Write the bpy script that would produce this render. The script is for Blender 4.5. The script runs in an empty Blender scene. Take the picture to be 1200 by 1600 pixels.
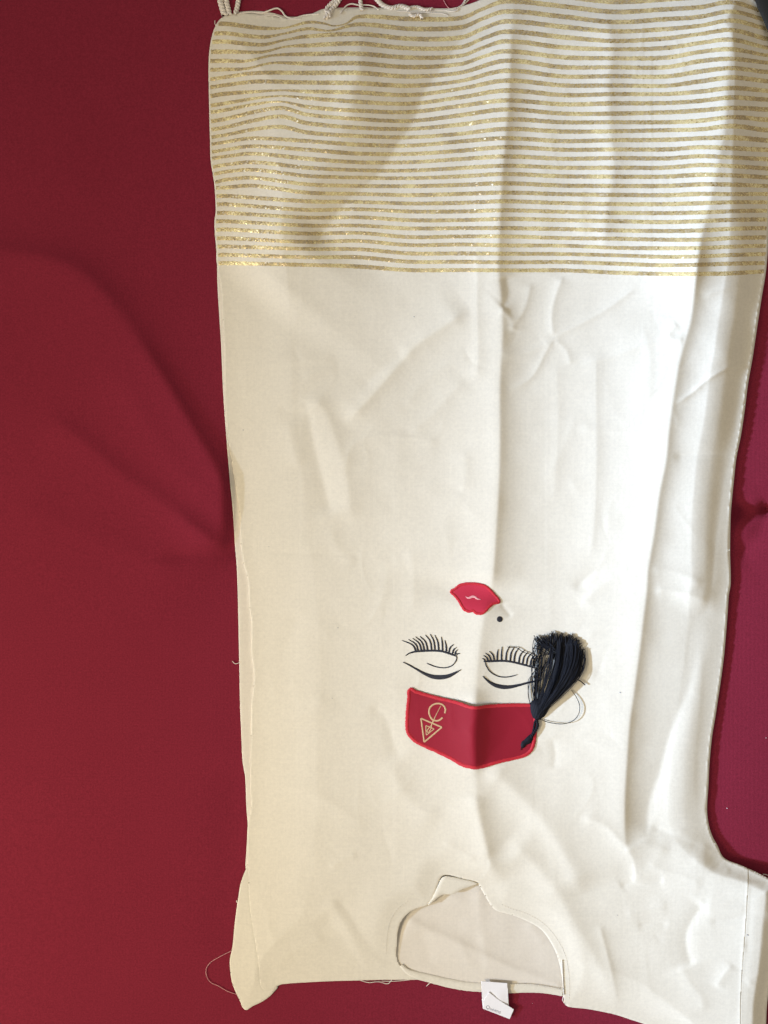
import bpy, math, random
import numpy as np
from math import radians
random.seed(7)
rng = np.random.default_rng(7)
S = bpy.context.scene
C = S.collection

# ------------------------------------------------------------------ scale: 1 px of the 1200x1600 photo = 0.65 mm
PX = 0.00065
D = 0.90                      # camera height

# ------------------------------------------------------------------ camera
cd = bpy.data.cameras.new('camera'); cam = bpy.data.objects.new('camera', cd); C.objects.link(cam)
cam.location = (0, 0, D)
cd.sensor_fit = 'VERTICAL'; cd.sensor_height = 24.0
cd.lens = 24.0 * D / (1600 * PX)
cd.clip_start = 0.01; cd.clip_end = 50
S.camera = cam

# ------------------------------------------------------------------ light: soft indoor daylight
W = bpy.data.worlds.new("World"); S.world = W; W.use_nodes = True
bg = W.node_tree.nodes['Background']
bg.inputs[0].default_value = (1.0, 0.925, 0.82, 1); bg.inputs[1].default_value = 0.385

def area(name, loc, aim, size, power, col, spread=180):
    l = bpy.data.lights.new(name, 'AREA'); l.shape = 'DISK'; l.size = size
    l.energy = power; l.color = col; l.spread = radians(spread)
    o = bpy.data.objects.new(name, l); C.objects.link(o); o.location = loc
    import mathutils
    d = mathutils.Vector(aim) - mathutils.Vector(loc)
    o.rotation_euler = d.to_track_quat('-Z', 'Y').to_euler()
    return o
# cool window light from the left, falling mostly on the right half of the cloth
wl_ = bpy.data.lights.new('window_light', 'SPOT'); wl_.energy = 6100.0; wl_.color = (0.55, 0.735, 1.09)
wl_.spot_size = radians(10.0); wl_.spot_blend = 1.0; wl_.shadow_soft_size = 0.17
wo_ = bpy.data.objects.new('window_light', wl_); C.objects.link(wo_); wo_.location = (-4.4, -0.45, 1.95)
import mathutils
wo_.rotation_euler = (mathutils.Vector((1.26, 0.02, 0)) - wo_.location).to_track_quat('-Z', 'Y').to_euler()
wo_.scale = (3.0, 1.0, 1.0)
# weaker warm room light from the left
area('room_light', (-1.05, -0.62, 0.95), (0.10, -0.12, 0), 0.45, 7.4, (1.0, 0.865, 0.635), 130)

S.view_settings.view_transform = 'Standard'; S.view_settings.look = 'None'
S.view_settings.exposure = 0.04; S.view_settings.gamma = 1.0

# ================================================================== helpers
def cat(pts, closed=False, step=6.0):
    """Catmull-Rom resample of a 2D (or nD) polyline."""
    P = np.array(pts, float)
    if len(P) < 3 and not closed:
        L = np.linalg.norm(P[-1, :2] - P[0, :2]); n = max(2, int(L / step) + 1)
        t = np.linspace(0, 1, n)[:, None]
        return P[0] * (1 - t) + P[-1] * t
    out = []
    n = len(P)
    rngi = range(n if closed else n - 1)
    for i in rngi:
        if closed:
            p0, p1, p2, p3 = P[(i - 1) % n], P[i], P[(i + 1) % n], P[(i + 2) % n]
        else:
            p1, p2 = P[i], P[i + 1]
            p0 = P[i - 1] if i > 0 else 2 * p1 - p2
            p3 = P[i + 2] if i + 2 < n else 2 * p2 - p1
        # centripetal-ish damping to avoid overshoot on uneven spacing
        L = np.linalg.norm(p2[:2] - p1[:2])
        m1 = (p2 - p0); m2 = (p3 - p1)
        a = np.linalg.norm(m1[:2]); b = np.linalg.norm(m2[:2])
        if a > 0: m1 = m1 / a * min(L, a)
        if b > 0: m2 = m2 / b * min(L, b)
        k = max(1, int(math.ceil(L / step)))
        for j in range(k):
            t = j / k
            out.append((2*t**3-3*t**2+1)*p1 + (t**3-2*t**2+t)*m1 + (-2*t**3+3*t**2)*p2 + (t**3-t**2)*m2)
    if not closed: out.append(P[-1])
    return np.array(out)

def vnoise(X, Y, cell, seed):
    """smooth value noise, roughly -1..1"""
    r = np.random.default_rng(seed)
    T = r.uniform(-1, 1, (257, 257))
    u = X / cell + 97.3; v = Y / cell + 61.7
    i = np.floor(u).astype(int); j = np.floor(v).astype(int)
    fu = u - i; fv = v - j
    fu = fu*fu*fu*(fu*(fu*6-15)+10); fv = fv*fv*fv*(fv*(fv*6-15)+10)
    i %= 256; j %= 256
    return (T[j, i]*(1-fu)*(1-fv) + T[j, i+1]*fu*(1-fv) + T[j+1, i]*(1-fu)*fv + T[j+1, i+1]*fu*fv)

class Field:
    """height field in photo pixels on a regular grid"""
    def __init__(s, x0, x1, y0, y1, g):
        s.x0, s.y0, s.g = x0, y0, g
        s.xs = np.arange(x0, x1 + .01, g); s.ys = np.arange(y0, y1 + .01, g)
        s.X, s.Y = np.meshgrid(s.xs, s.ys)
        s.H = np.zeros_like(s.X)
    def fold(s, pts, h, wneg, wpos, e=0.35, taper=25, shape=1.0):
        """ridge (h>0) or valley (h<0); wneg = width on the left of a downward path / below a rightward one"""
        if min(wneg, wpos) < 15 and max(wneg, wpos) < 40 and s.g == 2: h = h * (0.40 if (pts[0][0] > 960 and pts[0][1] > 1280) else 0.62)
        P = cat(pts, step=9.0)
        m = 4.2 * max(wneg, wpos)
        i0 = int(max(0, (P[:, 0].min() - m - s.x0) / s.g)); i1 = int(min(len(s.xs), (P[:, 0].max() + m - s.x0) / s.g + 2))
        j0 = int(max(0, (P[:, 1].min() - m - s.y0) / s.g)); j1 = int(min(len(s.ys), (P[:, 1].max() + m - s.y0) / s.g + 2))
        if i1 <= i0 or j1 <= j0: return
        X = s.X[j0:j1, i0:i1]; Y = s.Y[j0:j1, i0:i1]
        best = np.full(X.shape, 1e9); sd = np.zeros(X.shape); tt = np.zeros(X.shape)
        acc = 0.0
        for a, b in zip(P[:-1], P[1:]):
            dx, dy = b[0] - a[0], b[1] - a[1]; L = math.hypot(dx, dy)
            if L < 1e-6: continue
            t = np.clip(((X - a[0]) * dx + (Y - a[1]) * dy) / (L * L), 0, 1)
            qx = X - (a[0] + t * dx); qy = Y - (a[1] + t * dy)
            d = np.hypot(qx, qy); mk = d < best
            best[mk] = d[mk]
            cr = -(dx * (Y - a[1]) - dy * (X - a[0]))
            sd[mk] = np.where(cr > 0, d, -d)[mk]
            tt[mk] = (acc + t * L)[mk]
            acc += L
        w = np.where(sd > 0, wpos, wneg)
        q = np.sqrt((sd / w) ** 2 + e * e) - e
        prof = np.exp(-q ** shape)
        tp = min(taper, acc * 0.5)
        if tp > 0:
            k = np.clip(np.minimum(tt, acc - tt) / tp, 0, 1); k = k * k * (3 - 2 * k)
        else: k = 1.0
        s.H[j0:j1, i0:i1] += h * prof * k
    def blob(s, x, y, rx, ry, h, ang=0):
        c, n = math.cos(radians(ang)), math.sin(radians(ang))
        u = ((s.X - x) * c + (s.Y - y) * n) / rx; v = (-(s.X - x) * n + (s.Y - y) * c) / ry
        s.H += h * np.exp(-(u * u + v * v))
    def at(s, x, y):
        x = np.asarray(x, float); y = np.asarray(y, float)
        u = np.clip((x - s.x0) / s.g, 0, len(s.xs) - 1.001); v = np.clip((y - s.y0) / s.g, 0, len(s.ys) - 1.001)
        i = u.astype(int); j = v.astype(int); fu = u - i; fv = v - j; H = s.H
        return H[j, i]*(1-fu)*(1-fv) + H[j, i+1]*fu*(1-fv) + H[j+1, i]*(1-fu)*fv + H[j+1, i+1]*fu*fv

def world(x, y, zpx):
    """photo pixel + height in px -> world xyz"""
    x = np.asarray(x, float); y = np.asarray(y, float); z = np.asarray(zpx, float) * PX
    k = 1 - z / D
    return np.stack([(x - 600) * PX * k, (800 - y) * PX * k, z + 0 * x], -1)

def link(name, me, mat, parent, smooth=True):
    o = bpy.data.objects.new(name, me); C.objects.link(o)
    if mat is not None: me.materials.append(mat)
    if smooth: me.polygons.foreach_set('use_smooth', np.ones(len(me.polygons), bool))
    if parent is not None:
        o.parent = parent
        top = parent
        if parent.parent is None:
            o.location = -parent.location
    return o

def mesh_np(name, V, F, mat, parent=None, smooth=True):
    """F: (n,4) or (n,3) or list of such arrays"""
    Fs = F if isinstance(F, list) else [F]
    me = bpy.data.meshes.new(name)
    me.vertices.add(len(V)); me.vertices.foreach_set('co', np.asarray(V, np.float32).ravel())
    loops = np.concatenate([f.ravel() for f in Fs]).astype(np.int32)
    tot = np.concatenate([np.full(len(f), f.shape[1], np.int32) for f in Fs])
    st = np.concatenate([[0], np.cumsum(tot)[:-1]]).astype(np.int32)
    me.loops.add(len(loops)); me.loops.foreach_set('vertex_index', loops)
    me.polygons.add(len(tot)); me.polygons.foreach_set('loop_start', st); me.polygons.foreach_set('loop_total', tot)
    me.update(); me.validate()
    return link(name, me, mat, parent, smooth)

def outline_data(xs, ys, poly, maxd=14):
    """inside mask, distance to and nearest point of the outline"""
    X, Y = np.meshgrid(xs, ys); g = xs[1] - xs[0]
    ins = np.zeros(X.shape, bool); dist = np.full(X.shape, float(maxd)); nx = X.copy(); ny = Y.copy()
    A = poly; B = np.roll(poly, -1, 0)
    for a, b in zip(A, B):
        lo, hi = (a, b) if a[1] < b[1] else (b, a)
        if hi[1] > lo[1]:
            j0 = np.searchsorted(ys, lo[1], 'right'); j1 = np.searchsorted(ys, hi[1], 'right')
            if j1 > j0:
                xc = lo[0] + (ys[j0:j1] - lo[1]) * (hi[0] - lo[0]) / (hi[1] - lo[1])
                ins[j0:j1] ^= (xs[None, :] < xc[:, None])
        i0 = max(0, int((min(a[0], b[0]) - maxd - xs[0]) / g)); i1 = int((max(a[0], b[0]) + maxd - xs[0]) / g) + 2
        j0 = max(0, int((min(a[1], b[1]) - maxd - ys[0]) / g)); j1 = int((max(a[1], b[1]) + maxd - ys[0]) / g) + 2
        if i1 <= 0 or j1 <= 0: continue
        x = X[j0:j1, i0:i1]; y = Y[j0:j1, i0:i1]
        if x.size == 0: continue
        dx, dy = b - a; L2 = dx * dx + dy * dy + 1e-12
        t = np.clip(((x - a[0]) * dx + (y - a[1]) * dy) / L2, 0, 1)
        px = a[0] + t * dx; py = a[1] + t * dy; d = np.hypot(x - px, y - py)
        sub = dist[j0:j1, i0:i1]; mk = d < sub
        sub[mk] = d[mk]; nx[j0:j1, i0:i1][mk] = px[mk]; ny[j0:j1, i0:i1][mk] = py[mk]
    return X, Y, ins, dist, nx, ny

def sheet(name, poly, g, zfun, mat, parent=None, rim=1.4, step=4.0, closed_cat=True, raw=False):
    """cloth piece cut to an outline. zfun(x, y, d) -> height in px, d = distance from the outline"""
    P = np.array(poly, float) if raw else cat(poly, closed=True, step=step)
    xs = np.arange(math.floor(P[:, 0].min() / g) * g - 2 * g, P[:, 0].max() + 2 * g, g)
    ys = np.arange(math.floor(P[:, 1].min() / g) * g - 2 * g, P[:, 1].max() + 2 * g, g)
    X, Y, ins, dist, nx, ny = outline_data(xs, ys, P, maxd=max(16, 3 * g))
    H, Wd = X.shape
    cell = ins[:-1, :-1] | ins[1:, :-1] | ins[:-1, 1:] | ins[1:, 1:]
    used = np.zeros(X.shape, bool)
    used[:-1, :-1] |= cell; used[1:, :-1] |= cell; used[:-1, 1:] |= cell; used[1:, 1:] |= cell
    out = used & ~ins
    X = np.where(out, nx, X); Y = np.where(out, ny, Y); dist = np.where(out, 0, dist)
    idx = -np.ones(X.shape, int); idx[used] = np.arange(used.sum())
    vx, vy, vd = X[used], Y[used], dist[used]
    vz = zfun(vx, vy, vd)
    j, i = np.nonzero(cell)
    Q = np.stack([idx[j + 1, i], idx[j + 1, i + 1], idx[j, i + 1], idx[j, i]], 1)
    V = world(vx, vy, vz)
    # drop collapsed faces
    a = V[Q[:, 0]] - V[Q[:, 2]]; b = V[Q[:, 1]] - V[Q[:, 3]]
    ar = np.abs(a[:, 0] * b[:, 1] - a[:, 1] * b[:, 0])
    Q = Q[ar > 1e-9 * 0.05]
    if rim > 0:
        E = np.concatenate([Q[:, [0, 1]], Q[:, [1, 2]], Q[:, [2, 3]], Q[:, [3, 0]]])
        key = np.sort(E, 1); k = key[:, 0].astype(np.int64) * len(V) + key[:, 1]
        u, inv, cnt = np.unique(k, return_inverse=True, return_counts=True)
        be = E[cnt[inv] == 1]
        bv = np.unique(be); mp = -np.ones(len(V), int); mp[bv] = np.arange(len(bv)) + len(V)
        V2 = world(vx[bv], vy[bv], vz[bv] - rim)
        V = np.concatenate([V, V2])
        R = np.stack([be[:, 1], be[:, 0], mp[be[:, 0]], mp[be[:, 1]]], 1)
        Q = np.concatenate([Q, R])
    return mesh_np(name, V, Q, mat, parent)

def ribbon(name, pts, width, zfun, lift, mat, parent=None, thick=0.8, step=2.0, closed=False, jitter=0.0, across=4, resample=True):
    """flat raised strip lying on a surface; width scalar or per-control-point"""
    P = np.array(pts, float)
    if np.isscalar(width): wcol = np.full((len(P), 1), float(width))
    else: wcol = np.array(width, float)[:, None]
    Q = np.hstack([P[:, :2], wcol])
    if resample: Q = cat(Q, closed=closed, step=step)
    n = len(Q)
    T = np.zeros((n, 2))
    if closed: T = np.roll(Q[:, :2], -1, 0) - np.roll(Q[:, :2], 1, 0)
    else:
        T[1:-1] = Q[2:, :2] - Q[:-2, :2]; T[0] = Q[1, :2] - Q[0, :2]; T[-1] = Q[-1, :2] - Q[-2, :2]
    T /= np.linalg.norm(T, axis=1)[:, None] + 1e-9
    N = np.stack([-T[:, 1], T[:, 0]], 1)
    us = np.linspace(-1, 1, across + 1)
    prof = np.sqrt(np.clip(1 - us ** 2, 0, 1))
    VV = []
    w = Q[:, 2] * 0.5
    wl = w * (1 + jitter * rng.uniform(-1, 1, n)); wr = w * (1 + jitter * rng.uniform(-1, 1, n))
    hj = 1 + 0.5 * jitter * rng.uniform(-1, 1, n)
    for u, p in zip(us, prof):
        ww = np.where(u < 0, wl, wr)
        x = Q[:, 0] + N[:, 0] * u * ww; y = Q[:, 1] + N[:, 1] * u * ww
        VV.append(world(x, y, zfun(x, y) + lift + thick * p * hj))
    V = np.concatenate(VV); m = len(us)
    F = []
    rows = np.arange(n if closed else n - 1); nxt = (rows + 1) % n
    for k in range(m - 1):
        F.append(np.stack([rows + k * n, nxt + k * n, nxt + (k + 1) * n, rows + (k + 1) * n], 1))
    return mesh_np(name, V, np.concatenate(F), mat, parent)

def tube_arrays(P3, r, sides=6):
    """P3 world points (n,3), r scalar or (n,)"""
    P = np.asarray(P3, float); n = len(P)
    T = np.gradient(P, axis=0); T /= np.linalg.norm(T, axis=1)[:, None] + 1e-12
    up = np.array([0.13, 0.07, 1.0])
    A = np.cross(T, up); A /= np.linalg.norm(A, axis=1)[:, None] + 1e-12
    B = np.cross(A, T)
    r = np.broadcast_to(np.asarray(r, float), (n,))
    V = []
    for k in range(sides):
        a = 2 * math.pi * k / sides
        V.append(P + (A * math.cos(a) + B * math.sin(a)) * r[:, None])
    V = np.concatenate(V)
    F = []
    i = np.arange(n - 1)
    for k in range(sides):
        k2 = (k + 1) % sides
        F.append(np.stack([i + k * n, i + k2 * n, i + 1 + k2 * n, i + 1 + k * n], 1))
    return V, np.concatenate(F)

def tube(name, P3, r, mat, parent=None, sides=6):
    V, F = tube_arrays(P3, r, sides); return mesh_np(name, V, F, mat, parent)

def thread3(pts, zfun, lift, step=2.0, arch=0.0):
    """2D control points (+optional z lift column) -> world points on the surface"""
    P = np.array(pts, float)
    if P.shape[1] == 2: P = np.hstack([P, np.zeros((len(P), 1))])
    Q = cat(P, step=step)
    t = np.linspace(0, 1, len(Q))
    return world(Q[:, 0], Q[:, 1], zfun(Q[:, 0], Q[:, 1]) + lift + Q[:, 2] + arch * np.sin(math.pi * t))

# ================================================================== materials
def mat(name):
    m = bpy.data.materials.new(name); m.use_nodes = True
    nt = m.node_tree; b = nt.nodes['Principled BSDF']
    return m, nt, b
def N(nt, t, **kw):
    n = nt.nodes.new(t)
    for k, v in kw.items(): setattr(n, k, v)
    return n
def cloth_mat(name, col, col2, rough=0.9, weave=1600, bump=0.07, sheen=0.15, mott=9.0, sheen_tint=(1, 1, 1, 1), spec=0.25, grain=0.05, fine=320, streak=0.013):
    m, nt, b = mat(name)
    tc = N(nt, 'ShaderNodeTexCoord')
    n1 = N(nt, 'ShaderNodeTexNoise'); n1.inputs['Scale'].default_value = mott; n1.inputs['Detail'].default_value = 3
    nt.links.new(tc.outputs['Object'], n1.inputs['Vector'])
    mx = N(nt, 'ShaderNodeMix', data_type='RGBA')
    mx.inputs[6].default_value = (*col, 1); mx.inputs[7].default_value = (*col2, 1)
    nt.links.new(n1.outputs['Fac'], mx.inputs[0])
    # fine yarn-scale grain
    n2 = N(nt, 'ShaderNodeTexNoise'); n2.inputs['Scale'].default_value = fine; n2.inputs['Detail'].default_value = 4; n2.inputs['Roughness'].default_value = 0.75
    nt.links.new(tc.outputs['Object'], n2.inputs['Vector'])
    mr = N(nt, 'ShaderNodeMapRange'); mr.inputs[1].default_value = 0.3; mr.inputs[2].default_value = 0.7
    mr.inputs[3].default_value = 1 - grain; mr.inputs[4].default_value = 1 + grain
    nt.links.new(n2.outputs['Fac'], mr.inputs[0])
    mu = N(nt, 'ShaderNodeVectorMath', operation='SCALE')
    st = None
    for sc3 in ((18, 900, 18), (900, 18, 18)):
        mp = N(nt, 'ShaderNodeMapping'); mp.inputs['Scale'].default_value = sc3
        nt.links.new(tc.outputs['Object'], mp.inputs['Vector'])
        ns = N(nt, 'ShaderNodeTexNoise'); ns.inputs['Scale'].default_value = 1.0; ns.inputs['Detail'].default_value = 2
        nt.links.new(mp.outputs[0], ns.inputs['Vector'])
        mq = N(nt, 'ShaderNodeMapRange'); mq.inputs[1].default_value = 0.3; mq.inputs[2].default_value = 0.7
        mq.inputs[3].default_value = 1 - streak; mq.inputs[4].default_value = 1 + streak
        nt.links.new(ns.outputs['Fac'], mq.inputs[0])
        mm = N(nt, 'ShaderNodeMath', operation='MULTIPLY'); nt.links.new((st or mr).outputs[0], mm.inputs[0]); nt.links.new(mq.outputs[0], mm.inputs[1]); st = mm
    nt.links.new(mx.outputs[2], mu.inputs[0]); nt.links.new(st.outputs[0], mu.inputs[3])
    nt.links.new(mu.outputs[0], b.inputs['Base Color'])
    b.inputs['Roughness'].default_value = rough
    b.inputs['Specular IOR Level'].default_value = spec
    b.inputs['Sheen Weight'].default_value = sheen
    b.inputs['Sheen Roughness'].default_value = 0.4
    b.inputs['Sheen Tint'].default_value = sheen_tint
    # plain weave: two crossed waves
    w1 = N(nt, 'ShaderNodeTexWave', wave_type='BANDS', bands_direction='X'); w1.inputs['Scale'].default_value = weave / 6.283
    w2 = N(nt, 'ShaderNodeTexWave', wave_type='BANDS', bands_direction='Y'); w2.inputs['Scale'].default_value = weave / 6.283
    for w in (w1, w2):
        nt.links.new(tc.outputs['Object'], w.inputs['Vector']); w.inputs['Distortion'].default_value = 1.5
        w.inputs['Detail'].default_value = 1
    ad = N(nt, 'ShaderNodeMath', operation='ADD'); nt.links.new(w1.outputs['Fac'], ad.inputs[0]); nt.links.new(w2.outputs['Fac'], ad.inputs[1])
    ad2 = N(nt, 'ShaderNodeMath', operation='ADD'); nt.links.new(ad.outputs[0], ad2.inputs[0]); nt.links.new(n2.outputs['Fac'], ad2.inputs[1])
    bp = N(nt, 'ShaderNodeBump'); bp.inputs['Strength'].default_value = bump; bp.inputs['Distance'].default_value = 0.0003
    nt.links.new(ad2.outputs[0], bp.inputs['Height']); nt.links.new(bp.outputs[0], b.inputs['Normal'])
    return m

M = {}
M['white'] = cloth_mat('cream_silk_cotton', (0.735, 0.675, 0.545), (0.76, 0.70, 0.57), rough=0.85, sheen=0.0, spec=0.12, grain=0.06, mott=14)
M['inner'] = cloth_mat('cream_lining', (0.73, 0.66, 0.545), (0.76, 0.69, 0.575), rough=0.9, sheen=0, spec=.1, grain=0.05)
M['red_seat'] = cloth_mat('burgundy_upholstery', (0.198, 0.0165, 0.033), (0.226, 0.020, 0.039), rough=0.95, weave=1400, bump=0.22, sheen=0.04, sheen_tint=(0.9, 0.35, 0.5, 1), spec=0.1, grain=0.22, mott=6, fine=620)
M['patch'] = cloth_mat('crimson_satin', (0.27, 0.007, 0.02), (0.31, 0.009, 0.025), rough=0.6, weave=2600, bump=0.2, sheen=0.2, sheen_tint=(1, 0.2, 0.3, 1), grain=0.10, fine=1400)
M['lip'] = cloth_mat('lip_satin', (0.50, 0.025, 0.055), (0.55, 0.03, 0.062), rough=0.6, weave=2600, sheen=0.2, sheen_tint=(1, .3, .4, 1), grain=0.08, fine=1400)
M['stitch_red'] = cloth_mat('scarlet_thread', (0.52, 0.018, 0.03), (0.58, 0.025, 0.038), rough=0.5, weave=3200, bump=0.4, sheen=0.2, grain=0.12, fine=1600)
M['pink'] = cloth_mat('pale_pink_thread', (0.80, 0.36, 0.36), (0.85, 0.42, 0.40), rough=0.6)
M['black'] = cloth_mat('black_embroidery_thread', (0.018, 0.018, 0.024), (0.03, 0.03, 0.036), rough=0.55, weave=3000, bump=0.3, spec=0.3, sheen=0.0)
M['tassel'] = cloth_mat('navy_black_silk', (0.007, 0.0075, 0.011), (0.013, 0.014, 0.019), rough=0.7, weave=3000, bump=0.1, spec=0.15, sheen=0.0)
M['cord'] = cloth_mat('ivory_cord', (0.74, 0.66, 0.56), (0.8, 0.74, 0.64), rough=0.9, grain=0.06)
M['emblem'] = cloth_mat('tan_gold_print', (0.52, 0.33, 0.17), (0.58, 0.38, 0.2), rough=0.6, grain=0.1, fine=1200)
M['tag'] = cloth_mat('white_satin_tag', (0.86, 0.83, 0.81), (0.9, 0.87, 0.85), rough=0.45, spec=0.4, grain=0.01)
M['ink'] = cloth_mat('grey_print', (0.30, 0.30, 0.33), (0.36, 0.36, 0.39), rough=0.8)
M['pinkthread'] = cloth_mat('rose_thread', (0.62, 0.28, 0.28), (0.7, 0.35, 0.33), rough=0.7)
M['dark'] = cloth_mat('dark_olive', (0.016, 0.014, 0.011), (0.022, 0.019, 0.015), rough=0.95, sheen=0.0, spec=0.05)
M['lint'] = cloth_mat('lint', (0.8, 0.7, 0.68), (0.85, 0.75, 0.7))

def gold_mat():
    m, nt, b = mat('gold_lurex')
    tc = N(nt, 'ShaderNodeTexCoord')
    mp = N(nt, 'ShaderNodeMapping'); mp.inputs['Scale'].default_value = (1.0, 1.25, 1.0)
    nt.links.new(tc.outputs['Object'], mp.inputs['Vector'])
    v = N(nt, 'ShaderNodeTexVoronoi'); v.inputs['Scale'].default_value = 640
    nt.links.new(mp.outputs[0], v.inputs['Vector'])
    n1 = N(nt, 'ShaderNodeTexNoise'); n1.inputs['Scale'].default_value = 46; n1.inputs['Detail'].default_value = 3
    nt.links.new(mp.outputs[0], n1.inputs['Vector'])
    # fleck colour, random per cell; its bright end paints in glints
    sep = N(nt, 'ShaderNodeSeparateColor'); nt.links.new(v.outputs['Color'], sep.inputs[0])
    cr = N(nt, 'ShaderNodeValToRGB'); e = cr.color_ramp.elements
    e[0].position = 0.0; e[0].color = (0.42, 0.325, 0.185, 1); e[1].position = 1.0; e[1].color = (1.0, 0.88, 0.47, 1)
    k = e.new(0.55); k.color = (0.66, 0.505, 0.235, 1)
    mg = N(nt, 'ShaderNodeMapRange'); mg.inputs[1].default_value = 0.38; mg.inputs[2].default_value = 0.62; mg.inputs[3].default_value = -0.26; mg.inputs[4].default_value = 0.28  # broad noise paints glittering and dull patches into the colour
    nt.links.new(n1.outputs['Fac'], mg.inputs[0])
    sm = N(nt, 'ShaderNodeMath', operation='ADD'); nt.links.new(sep.outputs[0], sm.inputs[0]); nt.links.new(mg.outputs[0], sm.inputs[1])
    nt.links.new(sm.outputs[0], cr.inputs[0]); nt.links.new(cr.outputs[0], b.inputs['Base Color'])
    b.inputs['Metallic'].default_value = 0.35; b.inputs['Roughness'].default_value = 0.5
    mrr = N(nt, 'ShaderNodeMapRange'); mrr.inputs[3].default_value = 0.36; mrr.inputs[4].default_value = 0.65
    nt.links.new(sep.outputs[1], mrr.inputs[0]); nt.links.new(mrr.outputs[0], b.inputs['Roughness'])
    # each fleck tilts its own way
    geo = N(nt, 'ShaderNodeNewGeometry')
    sb = N(nt, 'ShaderNodeVectorMath', operation='SUBTRACT'); sb.inputs[1].default_value = (0.5, 0.5, 0.5)
    nt.links.new(v.outputs['Color'], sb.inputs[0])
    sc = N(nt, 'ShaderNodeVectorMath', operation='SCALE'); sc.inputs[3].default_value = 0.7
    nt.links.new(sb.outputs[0], sc.inputs[0])
    ad = N(nt, 'ShaderNodeVectorMath', operation='ADD'); nt.links.new(geo.outputs['Normal'], ad.inputs[0]); nt.links.new(sc.outputs[0], ad.inputs[1])
    no = N(nt, 'ShaderNodeVectorMath', operation='NORMALIZE'); nt.links.new(ad.outputs[0], no.inputs[0])
    nt.links.new(no.outputs[0], b.inputs['Normal'])
    return m
M['gold'] = gold_mat()

# ================================================================== red upholstered seat
R = Field(-700, 1900, -700, 2300, 6)
R.H[:] = -7.0
R.H -= 140.0 * np.clip((R.X - 1060) / 700, 0, 2) ** 1.35
R.H += 1.2 * vnoise(R.X, R.Y, 420, 3) + 0.25 * vnoise(R.X, R.Y, 60, 4)
R.fold([(-120, 380), (30, 398), (100, 412), (150, 448), (200, 508), (245, 575), (290, 650), (330, 718), (364, 782), (410, 850)], 14.5, 95, 28, e=.25, taper=60)
R.fold([(190, 498), (245, 575), (290, 650), (330, 718), (364, 782), (390, 820)], 4.5, 26, 9, e=.2, taper=90)
R.fold([(262, 796), (300, 822), (335, 848), (370, 866)], 3.5, 16, 8, e=.2, taper=40)
R.fold([(20, 398), (100, 414), (150, 452), (200, 512)], 2.0, 40, 16, e=.3, taper=60)
R.fold([(140, 560), (200, 610), (240, 680), (290, 740), (340, 790), (400, 850)], 3.75, 28, 22, e=.5, taper=80)
R.fold([(60, 640), (130, 690), (190, 742), (240, 775), (285, 808), (330, 842), (370, 862)], 8.25, 40, 18, e=.3, taper=60)
R.fold([(0, 780), (120, 830), (200, 862), (250, 882), (330, 880)], 3.75, 35, 25, e=.4, taper=90)
R.fold([(240, 868), (300, 866), (375, 862), (500, 850), (900, 825), (1140, 803), (1200, 793)], -6.9, 12, 8, e=.4, taper=50)
R.fold([(375, 850), (600, 845), (900, 822), (1160, 800), (1300, 790), (1900, 770)], -10.35, 14, 12, e=.4, taper=20)
R.blob(1197, 794, 10, 9, -16)
R.fold([(1143, 870), (1180, 840), (1197, 800)], -2.88, 20, 14, taper=20)
R.fold([(560, -60), (440, 0), (400, 20)], 3.75, 30, 20, taper=20)
# the seat sinks a little beside the cloth's right edge
R.fold([(1160, 830), (1145, 950), (1130, 1080), (1118, 1200), (1116, 1290), (1150, 1345), (1230, 1385)], -2.0, 40, 34, e=.6, taper=30)
R.fold([(1215, 430), (1190, 560), (1172, 680), (1158, 780)], -1.5, 40, 30, e=.6, taper=30)
R.fold([(366, 1180), (365, 1300), (352, 1400), (345, 1500)], -4.02, 34, 30, e=.6, taper=40)
_k = np.clip((R.X - 348) / 22, 0, 1) * np.clip((1180 - R.X) / 60, 0, 1) * np.clip((R.Y - 40) / 60, 0, 1) * np.clip((1560 - R.Y) / 60, 0, 1)
R.H = np.where(R.H > -7.5, R.H * (1 - _k) + -7.5 * _k, R.H)
def grid_mesh(name, F, mat, step=1):
    X = F.X; Y = F.Y; V = world(X.ravel(), Y.ravel(), F.H.ravel())
    # seat plane keeps true position outside the frame
    h, w = X.shape; I = np.arange(h * w).reshape(h, w)
    Q = np.stack([I[1:, :-1].ravel(), I[1:, 1:].ravel(), I[:-1, 1:].ravel(), I[:-1, :-1].ravel()], 1)
    return mesh_np(name, V, Q, mat)
seat = grid_mesh('red_seat', R, M['red_seat']); seat['kind'] = 'structure'
zr = lambda x, y: R.at(x, y)

# ================================================================== kurta
def thing(name, label, cat_, loc, group=None):
    o = bpy.data.objects.new(name, None); C.objects.link(o); o.location = loc
    o.empty_display_size = 0.05
    o['label'] = label; o['category'] = cat_
    if group: o['group'] = group
    return o
K = thing('kurta', 'cream kurta laid flat with gold striped border, lips, closed eyes and red patch', 'kurta', (0.08, -0.02, -0.004))

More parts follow.
